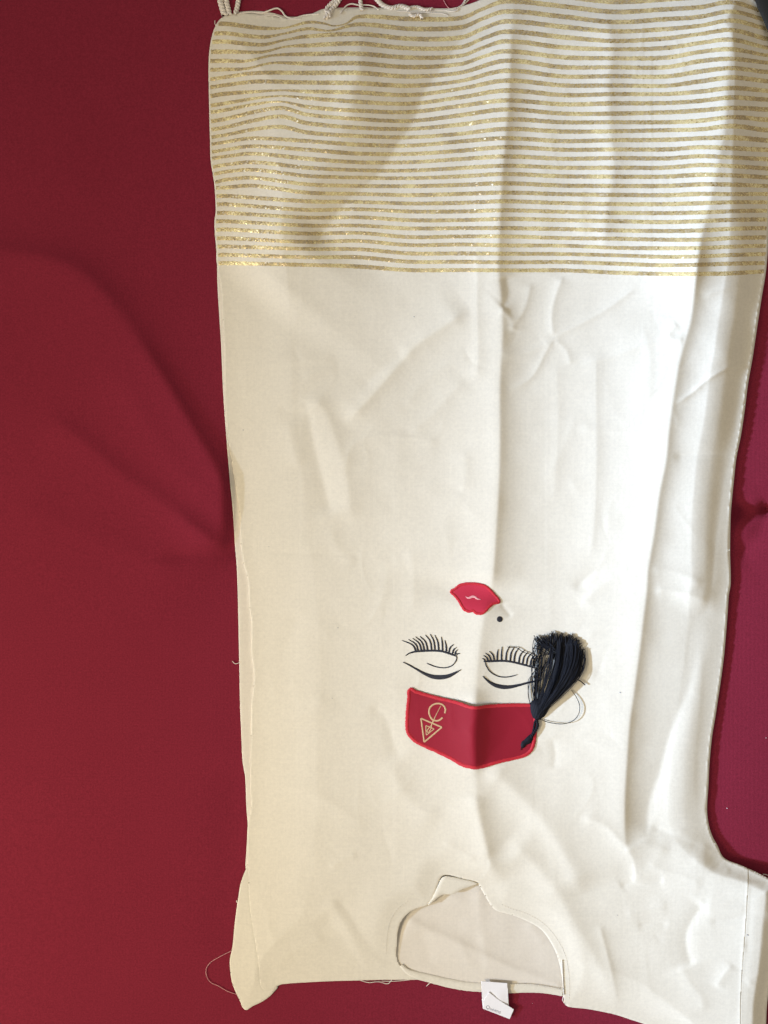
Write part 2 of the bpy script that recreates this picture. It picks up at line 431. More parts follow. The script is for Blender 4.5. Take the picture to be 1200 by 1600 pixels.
# ---- outlines, photo pixels
top_hem = [(352, 24), (365, 22), (385, 21), (410, 23), (440, 28), (470, 26), (492, 20), (512, 14), (540, 14), (560, 13), (600, 13), (620, 11),
           (640, 11), (660, 12), (700, 13), (720, 10), (740, 4), (760, -4), (800, -16), (880, -20), (960, -16), (1040, -18), (1100, -22), (1150, -24), (1172, -14)]
right_side = [(1181, 0), (1188, 9), (1196, 19), (1202, 40), (1208, 100), (1206, 200), (1202, 300), (1200, 370), (1198, 405), (1195, 432), (1191, 455), (1187, 480),
              (1181, 520), (1175, 560), (1168, 600), (1163, 640), (1157, 680), (1150, 715), (1146, 750), (1143, 780), (1141, 805), (1140, 860), (1141, 912), (1138, 930),
              (1136, 960), (1131, 1020), (1126, 1060), (1120, 1100), (1117, 1120), (1112, 1150), (1108, 1190), (1106, 1230), (1104, 1265), (1107, 1290), (1113, 1308), (1122, 1325), (1132, 1341)]
sleeve_r_top = [(1160, 1353), (1200, 1372), (1217, 1381)]
sleeve_r_end = [(1213, 1450), (1206, 1520), (1199, 1565), (1197, 1600), (1194, 1650)]
bottom_r = [(1157, 1652), (1100, 1636), (1060, 1620), (1012, 1602), (985, 1593), (960, 1585), (920, 1577), (888, 1573), (882, 1568)]
neck = [(881, 1557), (880, 1545), (877, 1520), (871, 1495), (862, 1475), (846, 1453), (825, 1440), (800, 1430), (776, 1423), (768, 1416), (758, 1400),
        (750, 1386), (745, 1379), (720, 1372), (698, 1367), (690, 1370), (683, 1385), (675, 1405), (668, 1414), (655, 1418), (640, 1425),
        (630, 1435), (623, 1450), (620, 1480), (621, 1500), (630, 1513), (645, 1519), (657, 1524), (640, 1530)]
bottom_l = [(600, 1531), (560, 1532), (520, 1533), (480, 1535), (440, 1538), (432, 1541), (428, 1550), (420, 1558), (408, 1566), (395, 1572), (383, 1578)]
sleeve_l_out = [(374, 1562), (364, 1540), (360, 1520), (359, 1500), (363, 1480), (367, 1440), (371, 1410), (376, 1380), (384, 1358)]
left_in = [(386, 1340), (387, 1290), (392, 1262), (391, 1235), (391, 1200), (392, 1150), (393, 1100), (397, 1056), (393, 1020), (393, 975), (390, 950), (387, 905), (380, 880),
           (376, 850), (374, 800), (368, 760), (362, 720), (355, 670), (351, 625), (351, 590), (351, 560), (348, 500), (345, 450), (341, 425)]
left_top = [(338, 405), (338, 392), (336, 370), (335, 345), (337, 330), (335, 290), (332, 270), (329, 250), (328, 215), (327, 180), (326, 130), (326, 95), (328, 72), (331, 56), (335, 44), (341, 33)]
whole = top_hem + right_side + sleeve_r_top + sleeve_r_end + bottom_r + neck + bottom_l + sleeve_l_out + left_in + left_top

whole_outer = top_hem + right_side + sleeve_r_top + sleeve_r_end + bottom_r + [(820, 1549), (752, 1548), (690, 1534)] + bottom_l + sleeve_l_out + left_in + left_top
seam_l = [(388, 1352), (388, 1380), (391, 1420), (396, 1455), (401, 1485), (405, 1515), (410, 1545)]
seam_r = [(1169, 1359), (1168, 1400), (1165, 1450), (1161, 1500), (1158, 1550), (1157, 1600), (1157, 1648)]

# ---- front height field
F = Field(300, 1240, -40, 1670, 2)
X, Y = F.X, F.Y
F.H += 1.5 * vnoise(X, Y, 190, 11) + 0.55 * vnoise(X, Y, 70, 12) + 0.16 * vnoise(X, Y, 26, 13)
# a crumple texture: thin creases from ridged noise, patchy
rn = 1 - np.abs(vnoise(X + 30 * vnoise(X, Y, 90, 21), Y * 0.8 + 30 * vnoise(X, Y, 90, 22), 62, 23)) * 2.2
F.H += 0.18 * np.clip(rn, 0, 1) ** 2.5 * np.clip(vnoise(X, Y, 150, 24) + 0.35, 0, 1)
f = F.fold
# centre crease (ridge, lit left)
f([(803, -20), (797, 60), (795, 130), (790, 200), (783, 280), (780, 340), (778, 420), (782, 470), (784, 520), (780, 600), (780, 700), (778, 760), (774, 830), (770, 890), (764, 940)], 8.0, 70, 24, e=.12, taper=50)
f([(764, 920), (754, 970), (746, 1030), (742, 1080), (739, 1150), (742, 1190), (743, 1240), (752, 1290), (764, 1345), (776, 1385)], 6.5, 65, 34, e=.15, taper=40)
f([(744, 1070), (741, 1110), (738, 1160), (742, 1215)], 3.0, 34, 22, e=.12, taper=25)
f([(745, 380), (746, 430), (745, 480), (747, 540), (745, 600)], 1.7, 12, 10, e=.3, taper=25)
# long right crease (ridge)
f([(1149, -60), (1143, 60), (1136, 130), (1133, 190), (1120, 260), (1108, 320), (1095, 370), (1087, 430), (1079, 500)], 8.5, 80, 46, e=.08, taper=90)
f([(1108, 320), (1095, 370), (1087, 430), (1079, 500), (1069, 535), (1060, 570), (1052, 620), (1045, 670),
   (1040, 720), (1030, 770), (1022, 830), (1012, 890), (1010, 920), (1004, 970), (998, 1020), (990, 1080), (983, 1130), (978, 1200), (975, 1260), (977, 1320), (990, 1375)], 6.5, 85, 19, e=.10, taper=110)
f([(1160, 480), (1140, 600), (1122, 700), (1108, 800), (1098, 900), (1085, 980)], 3.5, 55, 30, e=.5, taper=80)
f([(1175, -20), (1180, 60), (1185, 160), (1190, 260)], -6.0, 40, 40, e=.5, taper=40)
f([(1112, 925), (1100, 965), (1086, 1020), (1075, 1075), (1056, 1122), (1040, 1170), (1031, 1205), (1016, 1250), (1011, 1290), (1012, 1322)], -4.6, 42, 40, e=.08, taper=45)
f([(1098, 1000), (1092, 1100), (1084, 1200), (1086, 1280)], 2.5, 30, 10, e=.3, taper=60)
f([(1172, 470), (1165, 560), (1152, 640), (1146, 700), (1132, 745), (1124, 800), (1117, 850), (1113, 900), (1108, 940)], -3.4, 22, 9, e=.3, taper=40)
f([(1150, 430), (1146, 520), (1130, 600)], 1.8, 35, 25, e=.5, taper=50)
# stripes zone: dark diagonal trough
f([(748, -10), (735, 30), (716, 68), (700, 92), (680, 120), (662, 146), (645, 190), (620, 228), (600, 260), (575, 288), (545, 312), (515, 350), (478, 400)], -11.0, 60, 60, e=.06, taper=50)
f([(575, -30), (563, 40), (560, 108), (548, 165), (515, 235), (465, 310), (400, 380), (350, 440)], 16.5, 105, 95, e=.2, taper=60)
f([(563, 30), (562, 70), (560, 108), (553, 135), (548, 165), (535, 190)], 2.6, 45, 22, e=.15, taper=30)
f([(700, 190), (690, 260), (668, 330), (660, 400)], 1.2, 40, 30, e=.4, taper=40)
f([(325, 122), (370, 112), (420, 96), (470, 78), (520, 48)], 3.2, 13, 22, e=.35, taper=30)
f([(500, 44), (530, 45), (560, 36), (600, 22)], -2.0, 10, 10, e=.4, taper=25)
f([(335, 180), (380, 166), (420, 156), (470, 152), (520, 152)], 3.0, 14, 20, e=.35, taper=30)
f([(420, 170), (450, 240), (460, 320), (470, 400)], 2.2, 60, 50, e=.5, taper=60)
f([(860, -10), (850, 100), (852, 200), (846, 300), (850, 400)], 1.4, 26, 22, e=.5, taper=40)
f([(940, 10), (955, 70), (950, 130), (952, 200), (958, 260), (948, 330), (940, 400)], 4.0, 36, 24, e=.2, taper=40)
f([(912, 290), (908, 330), (912, 380)], 1.5, 24, 10, e=.3, taper=20)
f([(556, 300), (545, 350), (525, 400)], 1.0, 15, 12, e=.3, taper=20)
# upper body
f([(735, 480), (690, 512), (652, 538), (622, 570), (592, 605), (562, 638), (536, 664)][::-1], 3.4, 16, 24, e=.2, taper=35)
f([(560, 610), (600, 575), (640, 548)], -1.5, 12, 14, taper=20)
f([(380, 572), (430, 568), (480, 563), (530, 562)], 1.1, 7, 12, e=.4, taper=25)
f([(470, 590), (500, 580), (530, 574)], 1.0, 8, 6, taper=15)
f([(478, 630), (489, 690), (504, 750), (518, 810)], -2.4, 22, 16, e=.25, taper=25)
f([(478, 612), (505, 640), (525, 690), (541, 750), (548, 820)], 2.2, 26, 16, e=.3, taper=30)
f([(448, 655), (455, 690), (468, 735)], 1.2, 9, 12, e=.3, taper=15)
f([(432, 640), (470, 644), (482, 625)], -1.0, 7, 7, taper=10)
f([(541, 740), (545, 706), (560, 688), (590, 681), (640, 683), (690, 692)], 1.2, 14, 7, e=.2, taper=20)
f([(640, 683), (655, 665), (675, 650), (700, 620), (728, 592)], 1.3, 10, 14, e=.3, taper=20)
f([(740, 560), (700, 570), (660, 600), (630, 640)], 0.9, 12, 12, taper=20)
f([(725, 700), (728, 740), (720, 770)], 1.2, 16, 10, taper=15)
f([(350, 585), (362, 582), (378, 590)], -1.6, 5, 4, taper=6)
f([(790, 430), (795, 460), (788, 476), (782, 482)], -2.4, 12, 14, e=.3, taper=8)
f([(783, 478), (793, 492), (802, 505), (800, 520)], 1.8, 6, 10, taper=8)
f([(830, 440), (824, 470), (815, 492), (802, 506)], 1.4, 10, 6, e=.2, taper=12)
f([(880, 430), (866, 470), (862, 500), (866, 528)], 1.8, 8, 9, e=.2, taper=12)
f([(792, 612), (830, 590), (866, 530), (905, 508), (950, 482), (1000, 445)], 1.4, 5, 7, e=.25, taper=30)
f([(866, 530), (885, 548), (892, 572)], 1.0, 5, 6, taper=8)
f([(780, 555), (820, 552), (866, 530)], 1.0, 8, 6, taper=15)
f([(905, 570), (960, 556), (1020, 535), (1066, 528)], 1.1, 6, 7, e=.3, taper=25)
f([(932, 545), (931, 620), (932, 700), (929, 800), (922, 880)], 1.9, 30, 12, e=.15, taper=35)
f([(868, 560), (872, 650), (868, 740), (866, 790)], 0.9, 12, 10, taper=30)
f([(900, 672), (940, 670), (1010, 678), (1040, 660)], 0.9, 6, 8, taper=20)
f([(1054, 632), (1080, 615), (1105, 594), (1135, 576), (1176, 563)], 2.0, 4, 4, e=.2, taper=20)
f([(1050, 714), (1080, 711), (1120, 711), (1155, 712)], -1.6, 8, 5, e=.3, taper=15)
f([(1095, 468), (1120, 455), (1150, 448), (1182, 460)], 1.2, 6, 6, taper=20)
f([(1000, 500), (1015, 560), (1010, 640)], 1.2, 20, 10, taper=30)
f([(1060, 505), (1045, 525), (1070, 532)], 1.4, 6, 6, taper=8)
f([(850, 760), (880, 700), (905, 640)], 0.9, 14, 12, taper=30)
# middle
f([(895, 925), (925, 895), (960, 884), (1000, 880)], -1.8, 10, 9, e=.3, taper=20)
f([(905, 950), (940, 915), (975, 900), (1005, 905)], 1.2, 10, 9, taper=20)
f([(1020, 925), (1045, 922), (1075, 930), (1110, 940)], 1.8, 7, 8, e=.25, taper=15)
f([(1015, 890), (1060, 895), (1100, 915)], 1.2, 8, 8, taper=15)
f([(640, 850), (646, 900), (644, 965)], 1.2, 10, 14, taper=25)
f([(600, 870), (602, 920), (590, 980)], 0.8, 12, 12, taper=25)
f([(470, 955), (456, 985), (446, 1010), (430, 1048)], -1.3, 14, 12, e=.4, taper=20)
f([(515, 820), (530, 860), (560, 880)], 1.0, 12, 10, taper=15)
f([(375, 848), (420, 862), (500, 866), (570, 868)], -0.9, 5, 6, taper=20)
f([(395, 1056), (412, 1050), (425, 1066), (430, 1095)], 1.2, 6, 7, taper=10)
f([(420, 1150), (470, 1120), (515, 1088)], 1.0, 12, 12, taper=20)
f([(575, 1100), (600, 1120), (618, 1170), (628, 1190)], -1.6, 12, 10, taper=20)
f([(782, 942), (792, 955), (800, 965)], -1.4, 4, 4, taper=6)
f([(880, 1080), (900, 1060), (940, 1050)], 0.8, 12, 10, taper=20)
f([(760, 1190), (790, 1196), (825, 1180), (845, 1165)], 0.8, 8, 8, taper=15)
f([(862, 1150), (868, 1180), (864, 1205)], -1.3, 7, 7, taper=12)
# lower: diagonal folds to the right shoulder
f([(752, 1195), (790, 1222), (830, 1262), (862, 1300), (892, 1350), (912, 1400)], 4.0, 26, 34, e=.3, taper=35)
f([(745, 1238), (742, 1250), (752, 1295), (765, 1345)], 2.2, 16, 12, e=.2, taper=15)
f([(790, 1310), (830, 1345), (870, 1395), (900, 1450), (935, 1510), (955, 1560), (968, 1600)], 3.6, 30, 26, e=.3, taper=35)
f([(935, 1440), (946, 1480), (958, 1530), (966, 1575)], 1.6, 10, 6, e=.2, taper=20)
f([(905, 1275), (945, 1290), (980, 1322), (1020, 1324), (1050, 1330)], 1.8, 9, 9, e=.3, taper=20)
f([(978, 1320), (990, 1345), (994, 1370), (991, 1384)], 3.5, 6, 22, e=.2, taper=12)
f([(968, 1388), (985, 1378), (1010, 1379), (1040, 1376)], -2.2, 6, 8, e=.3, taper=10)
f([(1010, 1345), (1035, 1360), (1070, 1370), (1100, 1385)], 1.6, 10, 7, e=.25, taper=15)
f([(1012, 1322), (1060, 1290), (1090, 1310)], -1.5, 14, 12, taper=20)
f([(1015, 1290), (1050, 1305), (1080, 1318), (1098, 1324)], -3.0, 12, 10, e=.3, taper=15)
f([(1092, 1322), (1110, 1326), (1125, 1342), (1142, 1368)], 3.2, 9, 7, e=.2, taper=12)
f([(1101, 1412), (1084, 1432), (1072, 1460), (1074, 1488), (1082, 1512)], -4.0, 14, 11, e=.2, taper=12)
f([(1100, 1412), (1130, 1418), (1168, 1422)], 1.6, 8, 10, taper=12)
f([(1108, 1440), (1140, 1436), (1165, 1430), (1205, 1433)], -1.6, 7, 7, e=.3, taper=12)
f([(1160, 1478), (1185, 1474), (1212, 1468)], -1.6, 8, 7, taper=10)
f([(1118, 1545), (1130, 1525), (1146, 1505)], 2.2, 10, 7, e=.25, taper=10)
f([(1060, 1505), (1080, 1540), (1096, 1560), (1100, 1585)], 2.2, 12, 12, e=.3, taper=15)
f([(975, 1430), (1010, 1422), (1045, 1415)], 1.2, 9, 8, taper=12)
f([(995, 1448), (1020, 1442), (1046, 1445)], -1.5, 6, 6, taper=10)
f([(1165, 1540), (1190, 1520), (1210, 1512)], 1.5, 8, 8, taper=10)
# lower left
f([(500, 1425), (522, 1455), (545, 1485), (572, 1530)], -1.5, 26, 16, e=.3, taper=25)
f([(520, 1395), (548, 1432), (566, 1462), (592, 1492), (636, 1518)], -2.0, 12, 16, e=.25, taper=25)
f([(510, 1400), (540, 1445), (562, 1490), (580, 1530)], 2.0, 12, 14, e=.3, taper=20)
f([(388, 1402), (408, 1410), (418, 1430), (422, 1455), (434, 1482)], 1.3, 9, 8, e=.25, taper=12)
f([(428, 1522), (450, 1492), (480, 1478), (508, 1462)], 1.8, 9, 10, e=.25, taper=14)
f([(480, 1520), (520, 1512), (560, 1500)], 1.2, 8, 8, taper=14)
f([(500, 1528), (560, 1526), (620, 1528)], -1.2, 3, 4, taper=15)
f([(391, 1228), (400, 1244), (412, 1264)], -1.8, 4, 6, taper=6)
f([(514, 1358), (535, 1344), (560, 1334)], 1.0, 6, 6, taper=10)
f([(420, 1232), (470, 1232), (540, 1270), (575, 1300)], 1.2, 14, 12, taper=25)
f([(600, 1180), (640, 1250), (690, 1290)], 1.4, 20, 18, taper=30)
f([(690, 1315), (720, 1330), (745, 1345)], 0.9, 6, 6, taper=12)
# seams
f(seam_l, -1.0, 2.2, 2.2, e=.3, taper=4)
f(seam_r, 1.1, 2.6, 1.8, e=.3, taper=4)
# fine random creases
for k in range(90):
    x = rng.uniform(360, 1150); y = rng.uniform(440, 1540); a = rng.normal(1.1, 0.9); Lc = rng.uniform(25, 120); c2 = rng.normal(0, 0.5)
    p = [(x, y), (x + Lc / 2 * math.cos(a), y + Lc / 2 * math.sin(a)), (x + Lc * math.cos(a + c2), y + Lc * math.sin(a + c2))]
    f(p, rng.choice([-1, 1]) * rng.uniform(0.15, 0.55), rng.uniform(2.5, 9), rng.uniform(2.5, 9), e=.15, taper=Lc * .45)
# side-seam puckers down the left edge
for k in range(26):
    y = 430 + k * 31 + rng.uniform(-8, 8)
    xl = np.interp(y, [400, 600, 800, 1000, 1200], [344, 352, 376, 394, 392])
    f([(xl, y), (xl + 14, y + rng.uniform(-6, 6)), (xl + rng.uniform(22, 40), y + rng.uniform(-12, 8))], rng.uniform(-1.2, 1.2), 4, 4, taper=12)
F.H *= 1.32
F.H += 6.0
F.H += 13.0 * np.exp(-((F.X - 680) / 330) ** 4) * np.exp(-((F.Y - 100) / 340) ** 4)
F.H = np.where(F.H < 2.0, 2.0 - 1.2 * (1 - np.exp(-(2.0 - F.H) / 1.2)), F.H)

Pw = cat(whole, closed=True, step=5)
_, _, insW, dW, _, _ = outline_data(F.xs, F.ys, Pw, maxd=48)
dW = np.where(insW, dW, 0)
# cloth edge rolls down onto the seat
_, _, insO, dO, _, _ = outline_data(F.xs, F.ys, cat(whole_outer, closed=True, step=8), maxd=110)
dO = np.where(insO, dO, 0)
wd_ = np.interp(F.X, [500, 1000], [105, 60]); wr_ = np.clip((F.Y - 1290) / 90, 0, 1) * np.clip((F.X - 1000) / 100, 0, 1)
t_ = np.clip(dO / (wd_ * (1 - wr_) + 22 * wr_), 0, 1)
nk = 0.62 + 0.10 * np.sqrt(np.clip(1 - (1 - np.clip(dW / 4.0, 0, 1)) ** 2, 0, 1)) + 0.28 * (lambda q: q * q * (3 - 2 * q))(np.clip(dW / 40.0, 0, 1))
roll = 0.16 * np.sqrt(np.clip(1 - (1 - np.clip(dO / 3.0, 0, 1)) ** 2, 0, 1)) + 0.84 * (0.55 * t_ + 0.45 * t_ * t_ * (3 - 2 * t_))
low_ = np.clip((F.Y - 1290) / 90, 0, 1); low_ = low_ * low_ * (3 - 2 * low_)
zedge = -4.2 - 140.0 * np.clip((F.X - 1060) / 700, 0, 2) ** 1.35 * (1 - 0.85 * low_)
F.H = zedge + (F.H - zedge) * roll * np.where(dO > 2, nk, 1.0)
F.H = np.maximum(F.H, R.at(F.X, F.Y) + 2.0)
zf = lambda x, y: F.at(x, y)

def front_z(x, y, d): return zf(x, y)
# sleeves are their own pieces, set in along the seam
front_poly = top_hem + right_side + [(1160, 1353)] + seam_r + bottom_r[1:] + neck + bottom_l[:5] + [(433, 1541), (426, 1545)] + seam_l[::-1] + left_in + left_top
front = sheet('front_panel', front_poly, 2.0, front_z, M['white'], K, rim=0.9, step=4)
sl_l = [(412, 1546), (424, 1544), (434, 1541), (428, 1550), (420, 1558), (408, 1566), (395, 1572), (383, 1578)] + sleeve_l_out + [(387, 1350)] + [(x + 1.2, y) for x, y in seam_l]
sleeve = sheet('sleeve', sl_l, 2.0, lambda x, y, d: zf(x, y) - 0.35 * np.clip(1 - d / 3, 0, 1), M['white'], K, rim=0.6)
sleeve['label'] = 'short sleeve with a pointed tip at the lower left'
sl_r = [(x - 1.2, y) for x, y in seam_r[::-1]] + [(1169, 1357)] + sleeve_r_top[1:] + sleeve_r_end
sleeve2 = sheet('sleeve', sl_r, 2.0, lambda x, y, d: zf(x, y) - 0.35 * np.clip(1 - d / 3, 0, 1), M['white'], K, rim=0.6)
sleeve2['label'] = 'sleeve cut by the right edge of the photo'

# ---- back panel: shows past the left side seam, at the hem and through the neckline
left_out = [(384, 1358), (385, 1330), (387, 1292), (385, 1262), (383, 1215), (379, 1190), (377, 1150), (375, 1100), (374, 1050), (373, 1000), (372, 950), (370, 890), (367, 850), (364, 800),
            (359, 750), (355, 700), (351, 650), (348, 600), (345, 530), (343, 500), (340, 450), (339, 405)]
back_poly = ([(346, 34), (358, 24), (372, 19), (400, 17), (425, 20), (450, 26), (480, 24), (505, 14), (530, 12), (600, 12), (700, 14), (760, 2), (880, 2), (960, 2), (1100, 0), (1170, 0)]
             + [(x + 0.8 - (1 if y < 60 else 0), y) for x, y in right_side[2:-1]] + [(1128, 1350), (1100, 1400), (1000, 1560), (900, 1572), (882, 1562), (881, 1557), (850, 1552), (820, 1551), (795, 1552), (752, 1550), (735, 1548), (712, 1543), (690, 1535),
                (665, 1531), (640, 1531), (600, 1529), (500, 1526), (440, 1520), (420, 1480), (400, 1420)] + left_out + [(339, 380), (337, 300), (331, 250), (330, 100)])
B = Field(300, 1240, -40, 1670, 2)
B.H += 0.5 * vnoise(B.X, B.Y, 80, 31) + 0.5 + 0.35 * vnoise(B.X, B.Y, 24, 33)
g_ = B.fold
hole = np.exp(-(((B.X - 750) / 150) ** 4 + ((B.Y - 1470) / 110) ** 4))
g_([(632, 1432), (665, 1450), (700, 1465), (740, 1484), (780, 1503), (830, 1525), (880, 1546)], 2.2, 45, 7, e=.12, taper=14)
g_([(748, 1380), (750, 1430), (757, 1480), (766, 1530)], 1.6, 9, 22, e=.2, taper=15)
g_([(690, 1395), (730, 1410), (760, 1400)], 1.2, 14, 14, taper=15)
g_([(655, 1450), (668, 1480), (672, 1515)], -1.8, 18, 14, e=.3, taper=15)
g_([(825, 1440), (838, 1460), (850, 1475)], 1.0, 6, 7, taper=8)
g_([(718, 1470), (730, 1500), (742, 1530)], 1.0, 10, 8, taper=10)
B.H -= 3.0 * hole * 0 
B.H += 2.4 * np.exp(-((B.Y - np.interp(B.X, [630, 680, 752, 800, 878], [1522, 1535, 1543, 1544, 1551])) / 7.0) ** 4) * ((B.X > 628) & (B.X < 884))
B.H += -4.6
B.H = np.minimum(B.H, F.H - 1.0)
B.H = np.maximum(B.H, R.at(B.X, B.Y) + 1.2)
zb = lambda x, y: B.at(x, y)
# keep the back layer under the front one except where it shows
back = sheet('back_panel', back_poly, 3.0, lambda x, y, d: zb(x, y) - 1.0 * 0.4 * np.clip(1 - d / 3, 0, 1) ** 2, M['inner'], K, rim=0.7)

# facing folded over inside the front notch
fac = [(669, 1414), (676, 1402), (684, 1384), (691, 1371), (700, 1369), (722, 1373), (746, 1380), (738, 1384), (724, 1389), (708, 1397), (692, 1398), (680, 1406)]
sheet('neck_facing', fac, 1.5, lambda x, y, d: 4.2 + 0.02 * (1414 - y) + 1.6 * np.sqrt(np.clip(d / 5, 0, 1)), M['white'], K, rim=1.0, step=3)
# rolled back neckband
nb = [(627, 1508), (636, 1517), (652, 1524), (672, 1529), (700, 1536), (728, 1541), (752, 1543), (795, 1544), (822, 1544), (850, 1546), (879, 1551)]
ribbon('neckband', nb, [6, 9, 12, 13, 14, 14, 14, 15, 14, 12, 11], lambda x, y: zb(x, y), 0.5, M['white'], K, thick=1.7, step=3, across=8, jitter=0.03)

# ---- stitches along the neckline
def stitches(name, path, zfun, lift, gap=4.6, length=1.5, w=0.8, mat_=None, parent=K):
    P = cat(path, step=0.5); s = np.concatenate([[0], np.cumsum(np.linalg.norm(np.diff(P, axis=0), axis=1))])
    V, Fc, off = [], [], 0
    k = 0.0
    while k + length < s[-1]:
        a = np.array([np.interp(k, s, P[:, 0]), np.interp(k, s, P[:, 1])]); b = np.array([np.interp(k + length, s, P[:, 0]), np.interp(k + length, s, P[:, 1])])
        pts = np.array([a, (a * 2 + b) / 3, (a + 2 * b) / 3, b]); zz = np.array([-0.2, 0.35, 0.35, -0.2])
        W3 = world(pts[:, 0], pts[:, 1], zfun(pts[:, 0], pts[:, 1]) + lift + zz)
        v, q = tube_arrays(W3, w * 0.5 * PX, 5); V.append(v); Fc.append(q + off); off += len(v)
        k += gap + random.uniform(-0.4, 0.4)
    o = mesh_np(name, np.concatenate(V), np.concatenate(Fc), mat_ or M['cord'], parent)
    o['kind'] = 'stuff'
    return o
stitches('stitching', [(889, 1560), (889, 1525), (882, 1490), (868, 1464), (849, 1443), (826, 1429), (800, 1420), (782, 1413)], zf, 0.15)
stitches('stitching', [(637, 1408), (618, 1424), (608, 1445), (604, 1470), (603, 1492)], zf, 0.15)
stitches('stitching', [(878, 1500), (879, 1520), (880, 1540), (881, 1556)], zf, 1.0, gap=3.2, length=2.4, w=1.6)
stitches('stitching', [(797, 1538), (830, 1538), (875, 1545)], lambda x, y: zb(x, y), 2.2, gap=4.0, w=1.0)

# ---- gold stripes (positions of all thirty rows at thirteen columns)
cols = [345, 480, 560, 640, 720, 790, 880, 960, 1040, 1095, 1143, 1195]
T_ = [
 [37,52,65,80.5,95,108.5,120.5,133,146.5,161.5,172,186,199,211,222,234,244.5,257.5,268.5,281,293,306,319,332.5,345.5,358.5,372,385,398,411],
 [35,45,57,71,84.5,99.5,114,129,143,153.5,167,179,192.5,207,220.5,234,248,262,275,288,301,314.5,328,340,352.5,365,378,389,402,414],
 [26,38,53,68,84,99,114,130,144.5,159,173,186,199.5,212.5,226,240,253.5,266,277.5,290.5,303,315.5,327,339.5,352.5,364,376.5,389.5,402,416.5],
 [29.5,45,60.5,75.5,90,105,119.5,134,148.5,162,175,189,201.5,214.5,227.5,240.5,253.5,266.5,278.5,291,305,318,330.5,344,357,370.5,383,396,409,422],
 [28,42.5,58.5,73.5,87,100,113.5,126.5,138.5,152,165.5,180,194.5,209,221,235.5,248.5,262.5,275.5,289,303,317,330.5,344,356.5,369.5,382,396,409,422],
 [2,18,33.5,49.5,64.5,80,95,110.5,126,141.5,157,171,186.5,201.5,216,230,244.5,259,272,286.5,301,314.5,328.5,342,356.5,369.5,383.5,396.5,410,422.5],
 [10,26,42,58,74,89.5,105,119.5,133.5,148.5,163,177.5,191,205.5,220.5,234,248,262,275.5,290,303.5,317.5,331,344,358,372,384,397,409.5,422.5],
 [18.5,34.5,49,64,77,91,105,119,133.5,147,161.5,177.5,191,205,219,233.5,247,262,276,290.5,304.5,319,332.5,345.5,360,373,387,399,412,426],
 [14.5,30,45.5,60,75,90,105,119.5,134,147,161,175.5,191,203.5,218.5,233.5,247.5,262,276,290.5,305,319,333,347,361,374.5,388,401.5,414.5,428],
 [11,26,40,53,67,81,95.5,111.5,127,143,157.5,172.5,188.5,202,216,230,244,258,273,288,303,317.5,332,345.5,360,374.5,387.5,400.5,413.5,428],
 [3.5,18,32,47,62,77,92,106.5,121,137.5,152.5,168.5,183,197,215,231.5,246,259.5,274,288.5,303.5,316,330,343.5,357.5,372,385.5,398.5,412,427],
 [18,31,44,60,74,86,97.5,112,126.5,141.5,155.5,171,187,203,219,234,248.5,263,277,290.5,303,316,329,343,356.5,371,384,397,411,424]]
T_ = np.array(T_)                       # (12 cols, 30 rows)
xedge_l = lambda y: float(np.interp(y, [24, 33, 44, 56, 72, 95, 130, 180, 215, 250, 270, 290, 330, 345, 370, 392, 411], [352, 341, 335, 331, 328, 326, 326, 327, 328, 329, 332, 335, 337, 335, 336, 338, 339]))
def stripe_y(k):
    """row k (0 = top) through the columns; row -1 is the half hidden one at the hem"""
    if k >= 0: return T_[:, k]
    return T_[:, 0] - 15.5
extra = {0: [(413, 46, None)],}
